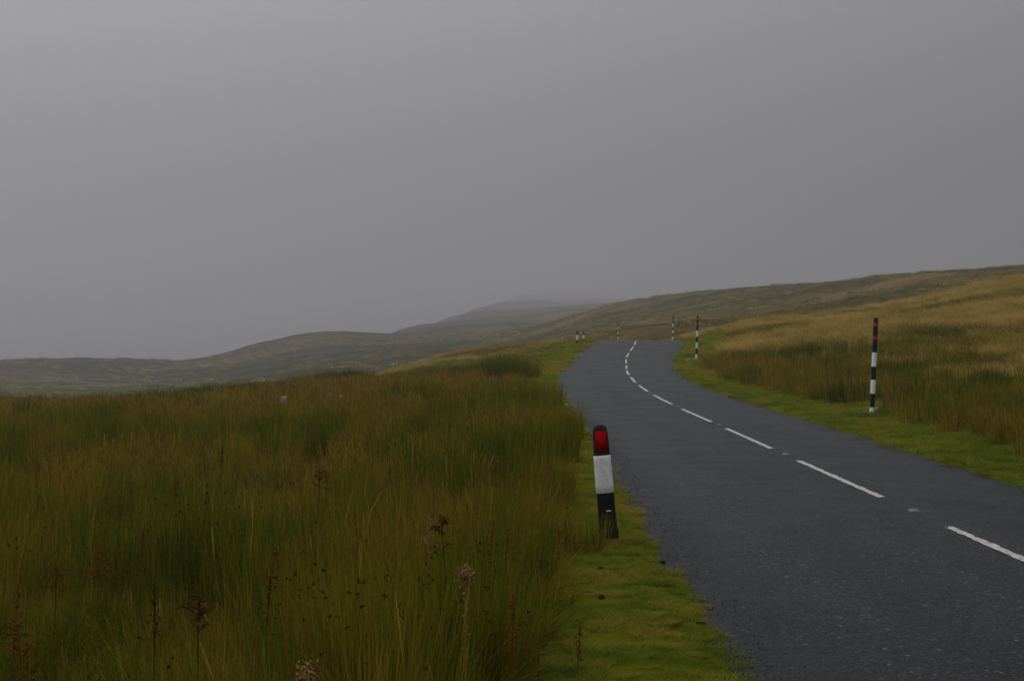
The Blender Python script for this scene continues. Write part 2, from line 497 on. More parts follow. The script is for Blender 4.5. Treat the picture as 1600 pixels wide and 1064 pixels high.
farline = np.array([(7.5, 160), (3.5, 178), (-3, 200), (-11, 222), (-20, 245), (-28, 267), (-45, 320), (-66, 362), (-92, 395), (-129, 430), (-173, 480), (-180, 488)])
def far_road_dist(X, d):
    best = np.full(np.shape(X), 1e9)
    for p, q in zip(farline[:-1], farline[1:]):
        v = q - p
        t = np.clip(((X - p[0]) * v[0] + (d - p[1]) * v[1]) / (v @ v), 0, 1)
        best = np.minimum(best, np.hypot(X - p[0] - t * v[0], d - p[1] - t * v[1]))
    return best

def edge_off(X, d):
    """distance outside the carriageway (negative on it)"""
    return np.maximum(roadL(d) - X, X - roadR(d))

def ground(X, d, trench=False, detail=True):
    sh = np.shape(X)
    X = np.asarray(X, float).ravel(); d = np.broadcast_to(np.asarray(d, float), sh).ravel()
    z = tps(X, d)
    near = smooth(175, 155, d)
    o = edge_off(X, d)
    w = 1 - (1 - smooth(0.4, 3.0, o)) * near
    zr = roadZ(d)
    if detail:
        amp = np.interp(d, [0, 20, 60, 120, 300, 700, 1500], [0.03, 0.05, 0.10, 0.22, 0.9, 2.2, 5.0])
        wl_ = np.interp(d, [0, 20, 60, 120, 300, 700, 1500], [1.2, 1.6, 3.5, 8, 30, 70, 160])
        # fixed-wavelength octaves faded in with distance so relief is a function of place
        rel = 0
        for lam, a, d0, d1 in ((1.3, 0.035, 0, 90), (4.0, 0.10, 25, 260), (13.0, 0.5, 80, 900), (38.0, 1.2, 200, 3000), (110.0, 1.6, 500, 5000)):
            rel = rel + a * fbm(X / lam, d / (lam * 1.3), 3, int(lam * 7)) * smooth(d0 * 0.6, d0 + 1, d) * smooth(d1 * 1.3, d1, d)
        z = z + rel * smooth(0.3, 3.0, o * 1.0 + (1 - near) * 9) * (0.12 + 0.88 * smooth(4.0, 26.0, far_road_dist(X, d)))
    z = zr * (1 - w) + z * w
    if trench:
        z = z - near * (0.09 * smooth(0.15, -0.15, o) + 0.02 * smooth(2.5, 1.5, o))
    return z.reshape(sh)

# ---- moor: one polar sheet from the camera's feet to the far ridges
dr = np.exp(np.linspace(np.log(2.5), np.log(6000), 470))
uc = np.concatenate([np.linspace(-1500, 0, 60)[:-1], np.linspace(0, 1600, 380), np.linspace(1600, 3000, 60)[1:]])
Dg, Ug = np.meshgrid(dr, uc, indexing='ij')
Xg = (Ug - CX) * Dg / FPX
Zg = ground(Xg, Dg, trench=True)
moor = obj('moor', grid_mesh('moor', np.stack([Xg, Dg, Zg], -1), M_ground))
tag(moor, kind='structure')
# ground behind and beside the camera
xs = np.linspace(-40, 40, 90); ys = np.linspace(-60, 9, 90)
Yb, Xb = np.meshgrid(ys, xs, indexing='ij')
Zb = -0.16 - 0.02 * np.abs(Xb) + 0.03 * fbm(Xb / 2, Yb / 2, 3, 5)
gb = obj('ground', grid_mesh('ground', np.stack([Xb, Yb, Zb], -1), M_ground)); tag(gb, kind='structure')
# low plain to the horizon under everything
far = np.array([[[-9000, -3000, -70], [9000, -3000, -70]], [[-9000, 9000, -70], [9000, 9000, -70.]]])
gp = obj('plain', grid_mesh('plain', far, M_ground)); tag(gp, kind='structure')

# ---- road
rows = []
d = -12.0
while d < 158:
    rows.append((float(roadL(d)), d, float(roadR(d)), d, float(roadZ(d))))
    d += 0.35 if d < 90 else 1.5
fs = []
for a, b in zip(farline[:-1], farline[1:]):
    for t in np.linspace(0, 1, 8)[:-1]:
        fs.append(a + (b - a) * t)
fs = np.array(fs)
for _ in range(3):
    fs[1:-1] = (fs[:-2] + fs[1:-1] * 2 + fs[2:]) / 4
tan = np.gradient(fs, axis=0); tan /= np.linalg.norm(tan, axis=1)[:, None]
nor = np.stack([tan[:, 1], -tan[:, 0]], 1)
R = []
lat = np.linspace(0, 1, 9)
for (xl, dl, xr, d2, z) in rows:
    camber = 0.05 * (1 - (2 * lat - 1) ** 2) - 0.05 + 0.05
    R.append(np.stack([xl - 0.3 + (xr - xl + 0.6) * lat, np.full(9, dl), z + 0.04 * (1 - (2 * lat - 1) ** 2) - 0.02], -1))
for c, nn in zip(fs[1:], nor[1:]):
    xy = c[None] + nn[None] * ((lat - 0.5) * 3.8)[:, None]
    zz = ground(xy[:, 0], xy[:, 1])
    R.append(np.stack([xy[:, 0], xy[:, 1], zz + (0.08 if c[1] < 222 or c[1] > 385 else -0.45)], -1))
road_me = grid_mesh('road', np.array(R), M_road)
_at = road_me.attributes.new('lat', 'FLOAT', 'POINT')
_at.data.foreach_set('value', np.tile(lat, len(R)).astype(np.float32))
road = obj('road', road_me); tag(road, kind='structure')

def road_top(X, d):
    l, r = float(roadL(d)) - 0.3, float(roadR(d)) + 0.3
    t = (X - l) / (r - l)
    return float(roadZ(d)) + 0.04 * (1 - (2 * t - 1) ** 2) - 0.02

# ---- centre-line dashes and road studs, parts of the road
DASH = [(-4.6, -0.6), (1.4, 5.4), (7.5, 11.53), (13.65, 17.6), (19.45, 23.6), (25.3, 29.7), (31.6, 35.8), (37.8, 41.8), (43.8, 47.8), (49.8, 53.6), (55.4, 59.1),
        (61.2, 65.1), (67.0, 70.7), (72.6, 76.3), (78.1, 81.7), (84, 88), (90, 94), (96, 100)]
for k, (a, b) in enumerate(DASH):
    n = 44
    ts = np.linspace(a, b, n)
    cxs = roadC(ts)
    jl = 0.007 * rng.standard_normal(n); jr = 0.007 * rng.standard_normal(n)
    P = np.zeros((n, 5, 3))
    for j, f in enumerate(np.linspace(-1, 1, 5)):
        off = f * 0.043 + (jl if j == 0 else jr if j == 4 else 0)
        P[:, j, 0] = cxs + off
        P[:, j, 1] = ts + (f * 0.06 + 0.02 * rng.standard_normal() if False else 0)
    P[0, :, 1] += 0.03 * rng.standard_normal(5); P[-1, :, 1] += 0.03 * rng.standard_normal(5)
    for i in range(n):
        for j in range(5):
            P[i, j, 2] = road_top(P[i, j, 0], P[i, j, 1]) + 0.005
    obj('centre_line_dash', grid_mesh('centre_line_dash', P, M_paint), road)
def stud_mesh():
    hx, hy = 0.05, 0.07
    prof = [(-hy, 0.0), (-hy * 0.8, 0.012), (-hy * 0.35, 0.022), (hy * 0.35, 0.022), (hy * 0.8, 0.012), (hy, 0.0)]
    P = np.zeros((len(prof), 4, 3))
    for i, (y, z) in enumerate(prof):
        for j, (x, kz) in enumerate(((-hx, 0), (-hx * 0.7, 1), (hx * 0.7, 1), (hx, 0))):
            P[i, j] = (x, y, z * kz)
    return grid_mesh('road_stud', P, M_stud)
M_stud = plain('road_stud_casing', (0.11, 0.10, 0.085), 0.6, 0.4, 0.4, 60)
sm = stud_mesh()
for dd in (12.6, 18.5, 24.45, 30.6, 36.8):
    s = obj('road_stud', sm, road)
    s.location = (float(roadC(dd)) + 0.02, dd, road_top(float(roadC(dd)), dd) + 0.002)

# ---- mossy verges, ragged where they creep over the tarmac
F_D = np.array([-10, 2, 4, 6.4, 8.5, 10.8, 13, 16, 20, 27, 35, 44, 55, 62])
F_X = np.array([-.5, -.45, -.25, -.1, .15, .30, .40, .54, .72, .76, .64, .38, .36, .6])
def field_edge(d):                       # where the rushes of the left field begin
    return np.interp(d, F_D, F_X)
def right_edge(d):                       # where the rushes of the right bank begin
    return roadR(d) + np.interp(d, [0, 12, 16, 22, 28, 36, 45, 58], [1.3, 1.2, 1.1, 1.5, 2.05, 1.6, 1.1, 1.4])

def verge_z(Xv, Dv, Ov, side):
    jag = 0.09 * fbm(Dv / 2.6, Ov * 0 + 0.5, 4, 31) + 0.045 * fbm(Dv / 0.22, Ov / 0.16, 3, 77)
    e = Ov + jag * np.where(np.asarray(side) > 0, 0.7, 1.0)
    rise = -0.055 + 0.055 * smooth(-0.22, 0.10, e) + 0.045 * smooth(0.0, 0.5, e)
    bumps = 0.007 * fbm(Dv / 0.22, Ov / 0.22, 4, 55) + 0.03 * fbm(Dv / 0.8, Ov / 0.6, 3, 57) * smooth(0.2, 0.9, Ov)
    blend = smooth(0.2, 1.2, Ov)
    z = roadZ(Dv) * (1 - blend) + ground(Xv, Dv) * blend + rise - 0.02 + bumps * smooth(-0.05, 0.2, e)
    return z, e

def verge(side, name):
    rws = [1.0]
    while rws[-1] < 100:
        rws.append(rws[-1] + max(0.022, rws[-1] * 0.0048))
    rws = np.array(rws)
    offs = np.concatenate([np.linspace(-0.42, 0.5, 48), np.linspace(0.5, 3.2, 40)[1:]])
    Dv, Ov = np.meshgrid(rws, offs, indexing='ij')
    Xv = (roadL(Dv) - Ov) if side < 0 else (roadR(Dv) + Ov)
    Zv = verge_z(Xv, Dv, Ov, side)[0] - 0.35 * smooth(2.7, 3.2, Ov)
    P = np.stack([Xv, Dv, Zv], -1)
    if side > 0:
        P = P[:, ::-1]
    return tag(obj(name, grid_mesh(name, P, M_verge), None), kind='structure')
verge(-1, 'verge')
verge(1, 'verge')

def surf(X, d):                          # walking surface off the road
    X = np.asarray(X, float); d = np.asarray(d, float)
    o = edge_off(X, d)
    z = ground(X, d)
    side = np.where(X > roadC(d), 1, -1)
    zv, _ = verge_z(X, d, o, side)
    k = smooth(3.1, 2.6, o) * (d < 99)
    return z * (1 - k) + zv * k

# ================================================================== vegetation prototypes
PROTO = {}
def ribbons(n, radius, h, w, seg, lean, bend, tone, wind=(0, 0), seedheads=0.0, rs=None, hpow=1.0, panicle=0.0):
    """a tuft of blades: returns co, faces(list), tone per vertex, and seed positions"""
    rs = rs or np.random.default_rng(1)
    a = rs.uniform(0, 2 * np.pi, n); rr = radius * np.sqrt(rs.uniform(0, 1, n))
    bx, by = rr * np.cos(a), rr * np.sin(a)
    hh = rs.uniform(h[0], h[1], n) * rs.uniform(0.75, 1.0, n) ** hpow
    la = rs.uniform(0, 2 * np.pi, n)
    lm = np.abs(rs.normal(0, lean, n))
    # outer blades lean outwards
    lx = np.cos(la) * lm + 0.5 * lean * bx / radius + wind[0]; ly = np.sin(la) * lm + 0.5 * lean * by / radius + wind[1]
    bm_ = np.abs(rs.normal(0, bend, n))
    yaw = rs.uniform(0, np.pi, n)
    ww = rs.uniform(w[0], w[1], n)
    t = np.linspace(0, 1, seg + 1)
    cx = bx[:, None] + hh[:, None] * (lx[:, None] * t + lx[:, None] / (lm[:, None] + 0.05) * bm_[:, None] * t ** 2.2)
    cy = by[:, None] + hh[:, None] * (ly[:, None] * t + ly[:, None] / (lm[:, None] + 0.05) * bm_[:, None] * t ** 2.2)
    cz = hh[:, None] * (t - 0.35 * bm_[:, None] * t ** 2.5) - 0.05 * h[1]
    taper = np.repeat((1 - t ** 2.5 * 0.85)[None], n, 0)
    pan = rs.uniform(0, 1, n) < panicle                     # grass stems carrying a loose seed panicle
    prof = 0.6 + 1.2 * np.exp(-((t - 0.86) / 0.11) ** 2)
    taper[pan] = prof
    dx = np.cos(yaw)[:, None] * ww[:, None] * taper / 2; dy = np.sin(yaw)[:, None] * ww[:, None] * taper / 2
    L = np.stack([cx - dx, cy - dy, cz], -1); Rr = np.stack([cx + dx, cy + dy, cz], -1)
    co = np.stack([L, Rr], 2).reshape(-1, 3)                     # blade, t, side
    base = np.arange(n)[:, None] * (2 * (seg + 1)) + np.arange(seg)[None] * 2
    f = np.stack([base, base + 1, base + 3, base + 2], -1).reshape(-1, 4)
    tn = np.clip(rs.normal(tone[0], tone[1], n), 0.0, 1.0)
    tv = np.repeat(tn, 2 * (seg + 1)).reshape(n, seg + 1, 2)
    tv[pan, -max(2, seg // 3 + 1):] = np.where(rs.uniform(0, 1, (int(pan.sum()), 1, 1)) < 0.6, 1.0, 0.75)
    tv = tv.ravel()
    tips = np.stack([cx[:, -2], cy[:, -2], cz[:, -2]], -1)[rs.uniform(0, 1, n) < seedheads]
    return co, f, tv, tips

def lump(c, r, rs, sz=1.0):
    v = np.array([(1, 0, 0), (-1, 0, 0), (0, 1, 0), (0, -1, 0), (0, 0, 1), (0, 0, -1)], float)
    v = v * r * rs.uniform(0.7, 1.3, (6, 1)) * np.array([1, 1, sz]) + np.asarray(c)
    f = [(0, 2, 4), (2, 1, 4), (1, 3, 4), (3, 0, 4), (2, 0, 5), (1, 2, 5), (3, 1, 5), (0, 3, 5)]
    return v, f

def tuft_mesh(name, mat, parts, seeds=None, seed_r=0.006, rs=None):
    co, fl, sz, tn, mi = [], [], [], [], []
    off = 0
    for (c, f, tv, tips) in parts:
        co.append(c); fl.append((f + off).ravel()); sz += [4] * len(f); tn.append(tv); mi += [0] * len(f); off += len(c)
        for p in tips:
            for _ in range(3):
                v, ff = lump(p + rs.normal(0, seed_r * 0.9, 3), seed_r, rs)
                co.append(v); fl.append((np.array(ff) + off).ravel()); sz += [3] * 8; tn.append(np.zeros(6)); mi += [1] * 8; off += 6
    me = mesh_np(name, np.concatenate(co), np.concatenate(fl), np.array(sz, np.int32), mat)
    me.materials.append(M_seed)
    me.polygons.foreach_set('material_index', np.array(mi, np.int32))
    at = me.attributes.new('tone', 'FLOAT', 'POINT')
    at.data.foreach_set('value', np.concatenate(tn).astype(np.float32))
    return me

def proto_collection(name, meshes):
    c = bpy.data.collections.new(name)
    for i, me in enumerate(meshes):
        o = bpy.data.objects.new('%s_%02d' % (name, i), me)
        c.objects.link(o)
    return c

def rush_set(n, radius, h, w, seg, seeds, tag_):
    out = []
    for k in range(9):
        rs = np.random.default_rng(100 + k)
        tone = [(0.04, 0.14), (0.14, 0.16), (0.22, 0.18), (0.30, 0.20), (0.36, 0.20), (0.42, 0.20), (0.48, 0.20), (0.54, 0.20), (0.60, 0.20)][k]
        hs = [1.15, 1.10, 1.05, 1.0, 0.95, 0.92, 0.88, 0.85, 0.8][k]
        pn = [0, 0.02, 0.05, 0.10, 0.16, 0.2, 0.24, 0.28, 0.3][k]
        main = ribbons(int(n * 0.8), radius, (h[0] * hs, h[1] * hs), w, seg, 0.13 if k < 4 else 0.17, 0.08 if k < 4 else 0.16, tone, seedheads=seeds if k < 5 else seeds * 0.3, rs=rs, panicle=pn)
        thatch = ribbons(int(n * 0.2), radius, (h[0] * 0.3, h[1] * 0.7), w, seg, 0.6, 0.5, (0.78, 0.16), rs=rs)
        out.append(tuft_mesh('rush_tuft', M_rush, [main, thatch], rs=rs, seed_r=0.0055))
    return proto_collection(tag_, out)

C_rush0 = rush_set(110, 0.14, (0.40, 0.78), (0.0028, 0.0048), 6, 0.018, 'rush_near')
def under_set():
    out = []
    for k in range(4):
        rs = np.random.default_rng(700 + k)
        p = ribbons(150, 0.17, (0.08, 0.26), (0.003, 0.006), 4, 0.45, 0.5, (0.12 + 0.14 * k, 0.2), rs=rs)
        out.append(tuft_mesh('low_grass', M_rush, [p], rs=rs))
    return proto_collection('low_grass', out)
C_under = under_set()
C_rush1 = rush_set(100, 0.22, (0.40, 0.80), (0.006, 0.0105), 5, 0.012, 'rush_mid')
C_rush2 = rush_set(85, 0.38, (0.40, 0.82), (0.012, 0.024), 4, 0.0, 'rush_far')

def gold_set(n, radius, h, w, seg, tag_):
    out = []
    for k in range(6):
        rs = np.random.default_rng(300 + k)
        p = ribbons(n, radius, h, w, seg, 0.30, 0.55, (0.10 + 0.14 * k, 0.20), wind=(0.25, -0.1), rs=rs)
        out.append(tuft_mesh('moor_tuft', M_gold, [p], rs=rs))
    return proto_collection(tag_, out)
C_gold1 = gold_set(110, 0.32, (0.28, 0.55), (0.009, 0.016), 3, 'moor_grass_mid')
C_gold2 = gold_set(80, 0.5, (0.28, 0.55), (0.02, 0.034), 2, 'moor_grass_far')
C_gold3 = gold_set(60, 1.3, (0.35, 0.75), (0.06, 0.11), 2, 'moor_grass_hill')

def turf_set(n, radius, h, w, seg, tag_):
    out = []
    for k in range(5):
        rs = np.random.default_rng(500 + k)
        p = ribbons(n, radius, h, w, seg, 0.7, 0.5, (0.12 + 0.13 * k, 0.16), rs=rs)
        out.append(tuft_mesh('turf_patch', M_turf, [p], rs=rs))
    return proto_collection(tag_, out)
C_turf0 = turf_set(420, 0.11, (0.012, 0.042), (0.002, 0.004), 2, 'turf_near')
C_turf1 = turf_set(320, 0.28, (0.02, 0.06), (0.005, 0.008), 2, 'turf_mid')
C_turf2 = turf_set(160, 0.6, (0.05, 0.13), (0.015, 0.028), 2, 'turf_far')

def scatter(name, layers, label, cat):
    """layers: list of (collection, pos Nx3, rot Nx3, scale N, index N); one object, several modifiers joined in one node tree"""
    P = np.concatenate([l[1] for l in layers]); Rt = np.concatenate([l[2] for l in layers])
    S = np.concatenate([l[3] for l in layers]); I = np.concatenate([l[4] for l in layers])
    Lz = np.concatenate([np.full(len(l[1]), k) for k, l in enumerate(layers)])
    me = bpy.data.meshes.new(name)
    me.vertices.add(len(P)); me.vertices.foreach_set('co', P.astype(np.float32).ravel())
    a = me.attributes.new('i_rot', 'FLOAT_VECTOR', 'POINT'); a.data.foreach_set('vector', Rt.astype(np.float32).ravel())
    a = me.attributes.new('i_scale', 'FLOAT', 'POINT'); a.data.foreach_set('value', S.astype(np.float32))
    a = me.attributes.new('i_idx', 'INT', 'POINT'); a.data.foreach_set('value', I.astype(np.int32))
    a = me.attributes.new('i_layer', 'INT', 'POINT'); a.data.foreach_set('value', Lz.astype(np.int32))
    o = obj(name, me)
    g = bpy.data.node_groups.new(name + '_scatter', 'GeometryNodeTree')
    g.interface.new_socket('Geometry', in_out='INPUT', socket_type='NodeSocketGeometry')
    g.interface.new_socket('Geometry', in_out='OUTPUT', socket_type='NodeSocketGeometry')
    n, l = g.nodes, g.links
    gi, go = n.new('NodeGroupInput'), n.new('NodeGroupOutput')
    join = n.new('GeometryNodeJoinGeometry')
    def attr(nm, ty):
        x = n.new('GeometryNodeInputNamedAttribute'); x.data_type = ty; x.inputs['Name'].default_value = nm
        return x.outputs['Attribute']
    for k, lay in enumerate(layers):
        ci = n.new('GeometryNodeCollectionInfo')
        ci.inputs['Collection'].default_value = lay[0]
        ci.inputs['Separate Children'].default_value = True
        ci.inputs['Reset Children'].default_value = True
        cmp_ = n.new('FunctionNodeCompare'); cmp_.data_type = 'INT'; cmp_.operation = 'EQUAL'
        l.new(attr('i_layer', 'INT'), cmp_.inputs['A'] if False else [s for s in cmp_.inputs if s.type == 'INT'][0])
        [s for s in cmp_.inputs if s.type == 'INT'][1].default_value = k
        ip = n.new('GeometryNodeInstanceOnPoints')
        l.new(gi.outputs[0], ip.inputs['Points'])
        l.new(cmp_.outputs[0], ip.inputs['Selection'])
        l.new(ci.outputs[0], ip.inputs['Instance'])
        ip.inputs['Pick Instance'].default_value = True
        l.new(attr('i_idx', 'INT'), ip.inputs['Instance Index'])
        l.new(attr('i_rot', 'FLOAT_VECTOR'), ip.inputs['Rotation'])
        l.new(attr('i_scale', 'FLOAT'), ip.inputs['Scale'])
        l.new(ip.outputs[0], join.inputs[0])
    l.new(join.outputs[0], go.inputs[0])
    md = o.modifiers.new('scatter', 'NODES'); md.node_group = g
    return tag(o, label, cat, kind='stuff')

def points(d0, d1, x0, x1, dens, keep, thin=None):
    """random points with given density; x0,x1 functions of d; keep -> bool mask"""
    dd = []; xx = []
    step = max(0.5, (d1 - d0) / 40)
    for a in np.arange(d0, d1, step):
        b = min(a + step, d1); m = (a + b) / 2
        lo, hi = float(x0(m)), float(x1(m))
        if hi <= lo: continue
        n = rng.poisson((hi - lo) * (b - a) * dens)
        dd.append(rng.uniform(a, b, n)); xx.append(rng.uniform(lo, hi, n))
    dd = np.concatenate(dd); xx = np.concatenate(xx)
    k = keep(xx, dd)
    return xx[k], dd[k]

def layer(col, X, D, idx, s0, s1, dz=0.0, tilt=0.08):
    n = len(X)
    Z = surf(X, D) + dz
    rot = np.stack([rng.normal(0, tilt, n), rng.normal(0, tilt, n), rng.uniform(0, 6.283, n)], -1)
    return (col, np.stack([X, D, Z], -1), rot, rng.uniform(s0, s1, n), idx)

# ---- left rush field
def field_keep(X, D):
    j = 0.22 * fbm(D / 0.8, X / 0.8, 3, 9)
    return X < field_edge(D) + j - 0.12
def rush_index(X, D):
    # broad drifts: greener soft rush in the wet, browner grass between
    t = 0.39 + 0.36 * fbm(X / 3.6, D / 5.5, 3, 21) + 0.30 * fbm(X / 0.8, D / 1.0, 2, 22) + rng.normal(0, 0.14, len(X))
    t = t + 0.16 * smooth(24, 36, D) * smooth(-1, -5, X) * smooth(62, 50, D) - 0.22 * smooth(-2.0, 0.0, X) * smooth(40, 30, D) - 0.18 * smooth(50, 62, D)
    return np.clip((t * 9).astype(int), 0, 8)
def hgt(X, D):
    return 0.80 + 0.24 * fbm(X / 1.7, D / 1.7, 3, 61) + 0.26 * fbm(X / 0.55, D / 0.55, 2, 62)
FIELD = []
FL = lambda d: -0.46 * d - 2.5
X, D = points(2.2, 13, FL, lambda d: field_edge(d) + 0.3, 15, field_keep)
# low wet hollow in the left foreground and by the verge
hol = np.exp(-(((X + 1.75) / 0.5) ** 2 + ((D - 5.6) / 0.7) ** 2))
L0 = layer(C_rush0, X, D, rush_index(X, D), 0.9, 1.1)
L0 = L0[:3] + (L0[3] * hgt(X, D) * (1 - 0.45 * hol),) + L0[4:]
FIELD.append(L0)
X, D = points(13, 31, FL, lambda d: field_edge(d) + 0.3, 6.5, field_keep)
L0 = layer(C_rush1, X, D, rush_index(X, D), 0.9, 1.1); FIELD.append(L0[:3] + (L0[3] * hgt(X, D),) + L0[4:])
X, D = points(31, 74, FL, lambda d: field_edge(min(d, 60)) + 0.3, 2.6, lambda X, D: field_keep(X, D) & ((D < 60 + 4 * fbm(X / 6, D / 6, 2, 3)) | (X < -8)) & (D < 70 - 0.9 * (X + 8) * (X > -8)))
L0 = layer(C_rush2, X, D, rush_index(X, D), 0.85, 1.1); FIELD.append(L0[:3] + (L0[3] * hgt(X, D) * 0.95,) + L0[4:])
# low grass between the stems
X, D = points(2.2, 14, FL, lambda d: field_edge(d) + 0.2, 30, lambda X, D: X < field_edge(D) + 0.1)
FIELD.append(layer(C_under, X, D, np.clip(((0.45 + 0.5 * fbm(X / 1.1, D / 1.1, 2, 24)) * 4).astype(int), 0, 3), 0.7, 1.3))
scatter('rush_field', FIELD, 'olive and brown rushes filling the rough field left of the road', 'rushes')

# ---- right bank: rushes along the foot, golden moor grass above
def gold_line(X, D):      # >0 up the bank
    return (X - right_edge(D)) - (6.0 + 3.6 * fbm(X / 4, D / 4, 4, 41)) * smooth(70, 45, D)
def rk(X, D):
    return (X > right_edge(D) + 0.1 + 0.25 * fbm(D / 0.9, X / 0.9, 3, 12)) & (gold_line(X, D) < rng.normal(0.3, 1.5, len(X)))
BANK = []
X, D = points(9, 24, lambda d: right_edge(d) - 0.3, lambda d: right_edge(d) + 10, 6.5, rk)
def rush_index_r(X, D):
    t = 0.33 + 0.30 * fbm(X / 4.0, D / 6.0, 3, 121) + 0.25 * fbm(X / 0.9, D / 1.2, 2, 122) + rng.normal(0, 0.14, len(X))
    return np.clip((t * 9).astype(int), 0, 8)
BANK.append(layer(C_rush1, X, D, rush_index_r(X, D), 0.75, 1.05))
X, D = points(24, 60, lambda d: right_edge(d) - 0.3, lambda d: right_edge(d) + 10, 3.4, rk)
BANK.append(layer(C_rush2, X, D, rush_index_r(X, D), 0.6, 0.95))
scatter('rush_bank', BANK, 'brownish green rushes along the foot of the right hand bank', 'rushes')

def gk(X, D):
    o = X - roadR(D)
    return (gold_line(X, D) > rng.normal(0.0, 0.8, len(X))) & (o > np.interp(D, [0, 55, 66, 80, 100], [2, 1.6, 3.4, 3.4, 3.0]) + 0.8 * fbm(D / 3, X / 3, 2, 15))
def gold_index(X, D):
    t = 0.66 + 0.06 * smooth(50, 80, D) + 0.5 * fbm(X / 9.0, D / 5.0, 3, 71) + 0.2 * fbm(X / 2, D / 2, 2, 72) + rng.normal(0, 0.08, len(X))
    return np.clip((t * 6).astype(int), 0, 5)
MG = []
X, D = points(14, 42, lambda d: right_edge(d) + 2, lambda d: 0.46 * d + 5, 4.0, gk)
MG.append(layer(C_gold1, X, D, gold_index(X, D), 0.8, 1.15))
X, D = points(42, 128, lambda d: roadR(d) + 1.5, lambda d: 0.46 * d + 5, 2.0, gk)
MG.append(layer(C_gold2, X, D, gold_index(X, D), 0.7, 1.15))
# golden crown of the mound left of the far bend
X, D = points(86, 135, lambda d: -16, lambda d: roadL(d) - 3.5, 1.6, lambda X, D: ((D > 94 + 5 * fbm(X / 4, D / 4, 2, 44)) & (X < 1.5)) | (D > 104))
MG.append(layer(C_gold2, X, D, np.clip(gold_index(X, D) - 1, 0, 5), 0.5, 0.85))
# tussocks over the slopes behind
X, D = points(128, 460, lambda d: 0.01 * d, lambda d: 0.46 * d + 5, 0.075, lambda X, D: (edge_off(X, np.minimum(D, 160)) > 2) & (fbm(X / 7, D / 9, 3, 91) > -0.25))
MG.append(layer(C_gold3, X, D, np.clip(gold_index(X / 3, D / 3) - 3, 0, 3), 0.5, 1.1))
# heather and rush tussocks over the valley side
X, D = points(300, 640, lambda d: -0.47 * d - 5, lambda d: 0.01 * d, 0.05, lambda X, D: (fbm(X / 16, D / 12, 3, 93) > -0.15) & (far_road_dist(X, D) > 6))
hx = np.clip(((0.20 + 0.42 * fbm(X / 45, D / 22, 3, 94) + rng.normal(0, 0.10, len(X))) * 6).astype(int), 0, 5)
MG.append(layer(C_gold3, X, D, hx, 0.8, 1.7))
scatter('moor_grass', MG, 'golden tussocky moor grass over the right slope, the mound and far hillsides', 'grass')

# ---- short turf of the verges and the grazed mound
def turf_index(X, D):
    t = 0.55 + 0.6 * fbm(X / 0.6, D / 0.8, 3, 81) + rng.normal(0, 0.1, len(X))
    o = roadL(D) - X
    t = t + 0.35 * smooth(0.55, 0.0, o) - 0.25 * smooth(0.6, 1.2, o)
    return np.clip((t * 5).astype(int), 0, 4)
def tk(X, D):
    o = edge_off(X, D)
    _, e = verge_z(X, D, o, np.where(X > roadC(D), 1, -1))
    gap = fbm(X / 0.22, D / 0.3, 3, 99) > 0.42
    return (e > np.where(D > 14, 0.2, 0.08)) & ~(gap & (rng.uniform(0, 1, len(X)) < 0.8))
T = []
X, D = points(2.2, 14, lambda d: field_edge(d) - 0.5, lambda d: roadL(d) + 0.3, 85, tk)
T.append(layer(C_turf0, X, D, turf_index(X, D), 0.5, 1.15, -0.002, 0.1))
X, D = points(14, 46, lambda d: field_edge(d) - 0.5, lambda d: roadL(d) + 0.2, 11, tk)
T.append(layer(C_turf1, X, D, turf_index(X, D), 0.6, 1.1, -0.002, 0.1))
X, D = points(8, 46, lambda d: roadR(d), lambda d: right_edge(d) + 0.6, 11, tk)
T.append(layer(C_turf1, X, D, np.clip(turf_index(X, D) - 2, 0, 2), 0.7, 1.4, -0.002, 0.1))
X, D = points(46, 104, lambda d: -18, lambda d: roadL(d) + 0.3, 3.0, lambda X, D: tk(X, D) & (edge_off(X, D) > 0.3) & ((D > 58) | (X > field_edge(D) - 0.3)))
T.append(layer(C_turf2, X, D, np.clip(turf_index(X, D) + (roadL(D) - X < 4), 0, 4), 0.6, 1.2, -0.01, 0.1))
X, D = points(46, 125, lambda d: roadR(d), lambda d: roadR(d) + 6, 3.0, lambda X, D: tk(X, D) & (edge_off(X, D) > 0.35))
T.append(layer(C_turf2, X, D, np.clip(turf_index(X, D) - 1, 0, 4), 0.6, 1.2, -0.01, 0.1))
scatter('short_turf', T, 'short bright green mossy turf edging both sides of the road', 'grass')

# ---- loose chippings along the left road edge
chips = []
for k in range(4):
    rs = np.random.default_rng(900 + k)
    v, f = lump((0, 0, 0), 0.008, rs, 0.6)
    chips.append(mesh_np('chip', v, np.array(f).ravel(), np.full(8, 3, np.int32), M_chip))
C_chip = proto_collection('chips', chips)
X, D = points(4, 26, lambda d: roadL(d) - 0.30, lambda d: roadL(d) + 0.45, 380, lambda X, D: rng.uniform(0, 1, len(X)) < smooth(0.36, 0.0, np.abs(X - roadL(D) + 0.02)))
Z = np.array([max(road_top(x, d_) if x > roadL(d_) - 0.05 else -9, 0) for x, d_ in zip(X, D)]) + 0.004
lay = (C_chip, np.stack([X, D, np.maximum(Z, surf(X, D))], -1), rng.uniform(0, 6, (len(X), 3)), rng.uniform(0.3, 0.95, len(X)), rng.integers(0, 4, len(X)))
scatter('loose_chippings', [lay], 'loose dark road chippings scattered along the left road edge', 'gravel')

# ================================================================== things
def px(x, d):
    return (x - CX) * d / FPX
def gz(X, d):
    return float(surf(np.array([X]), np.array([d]))[0])

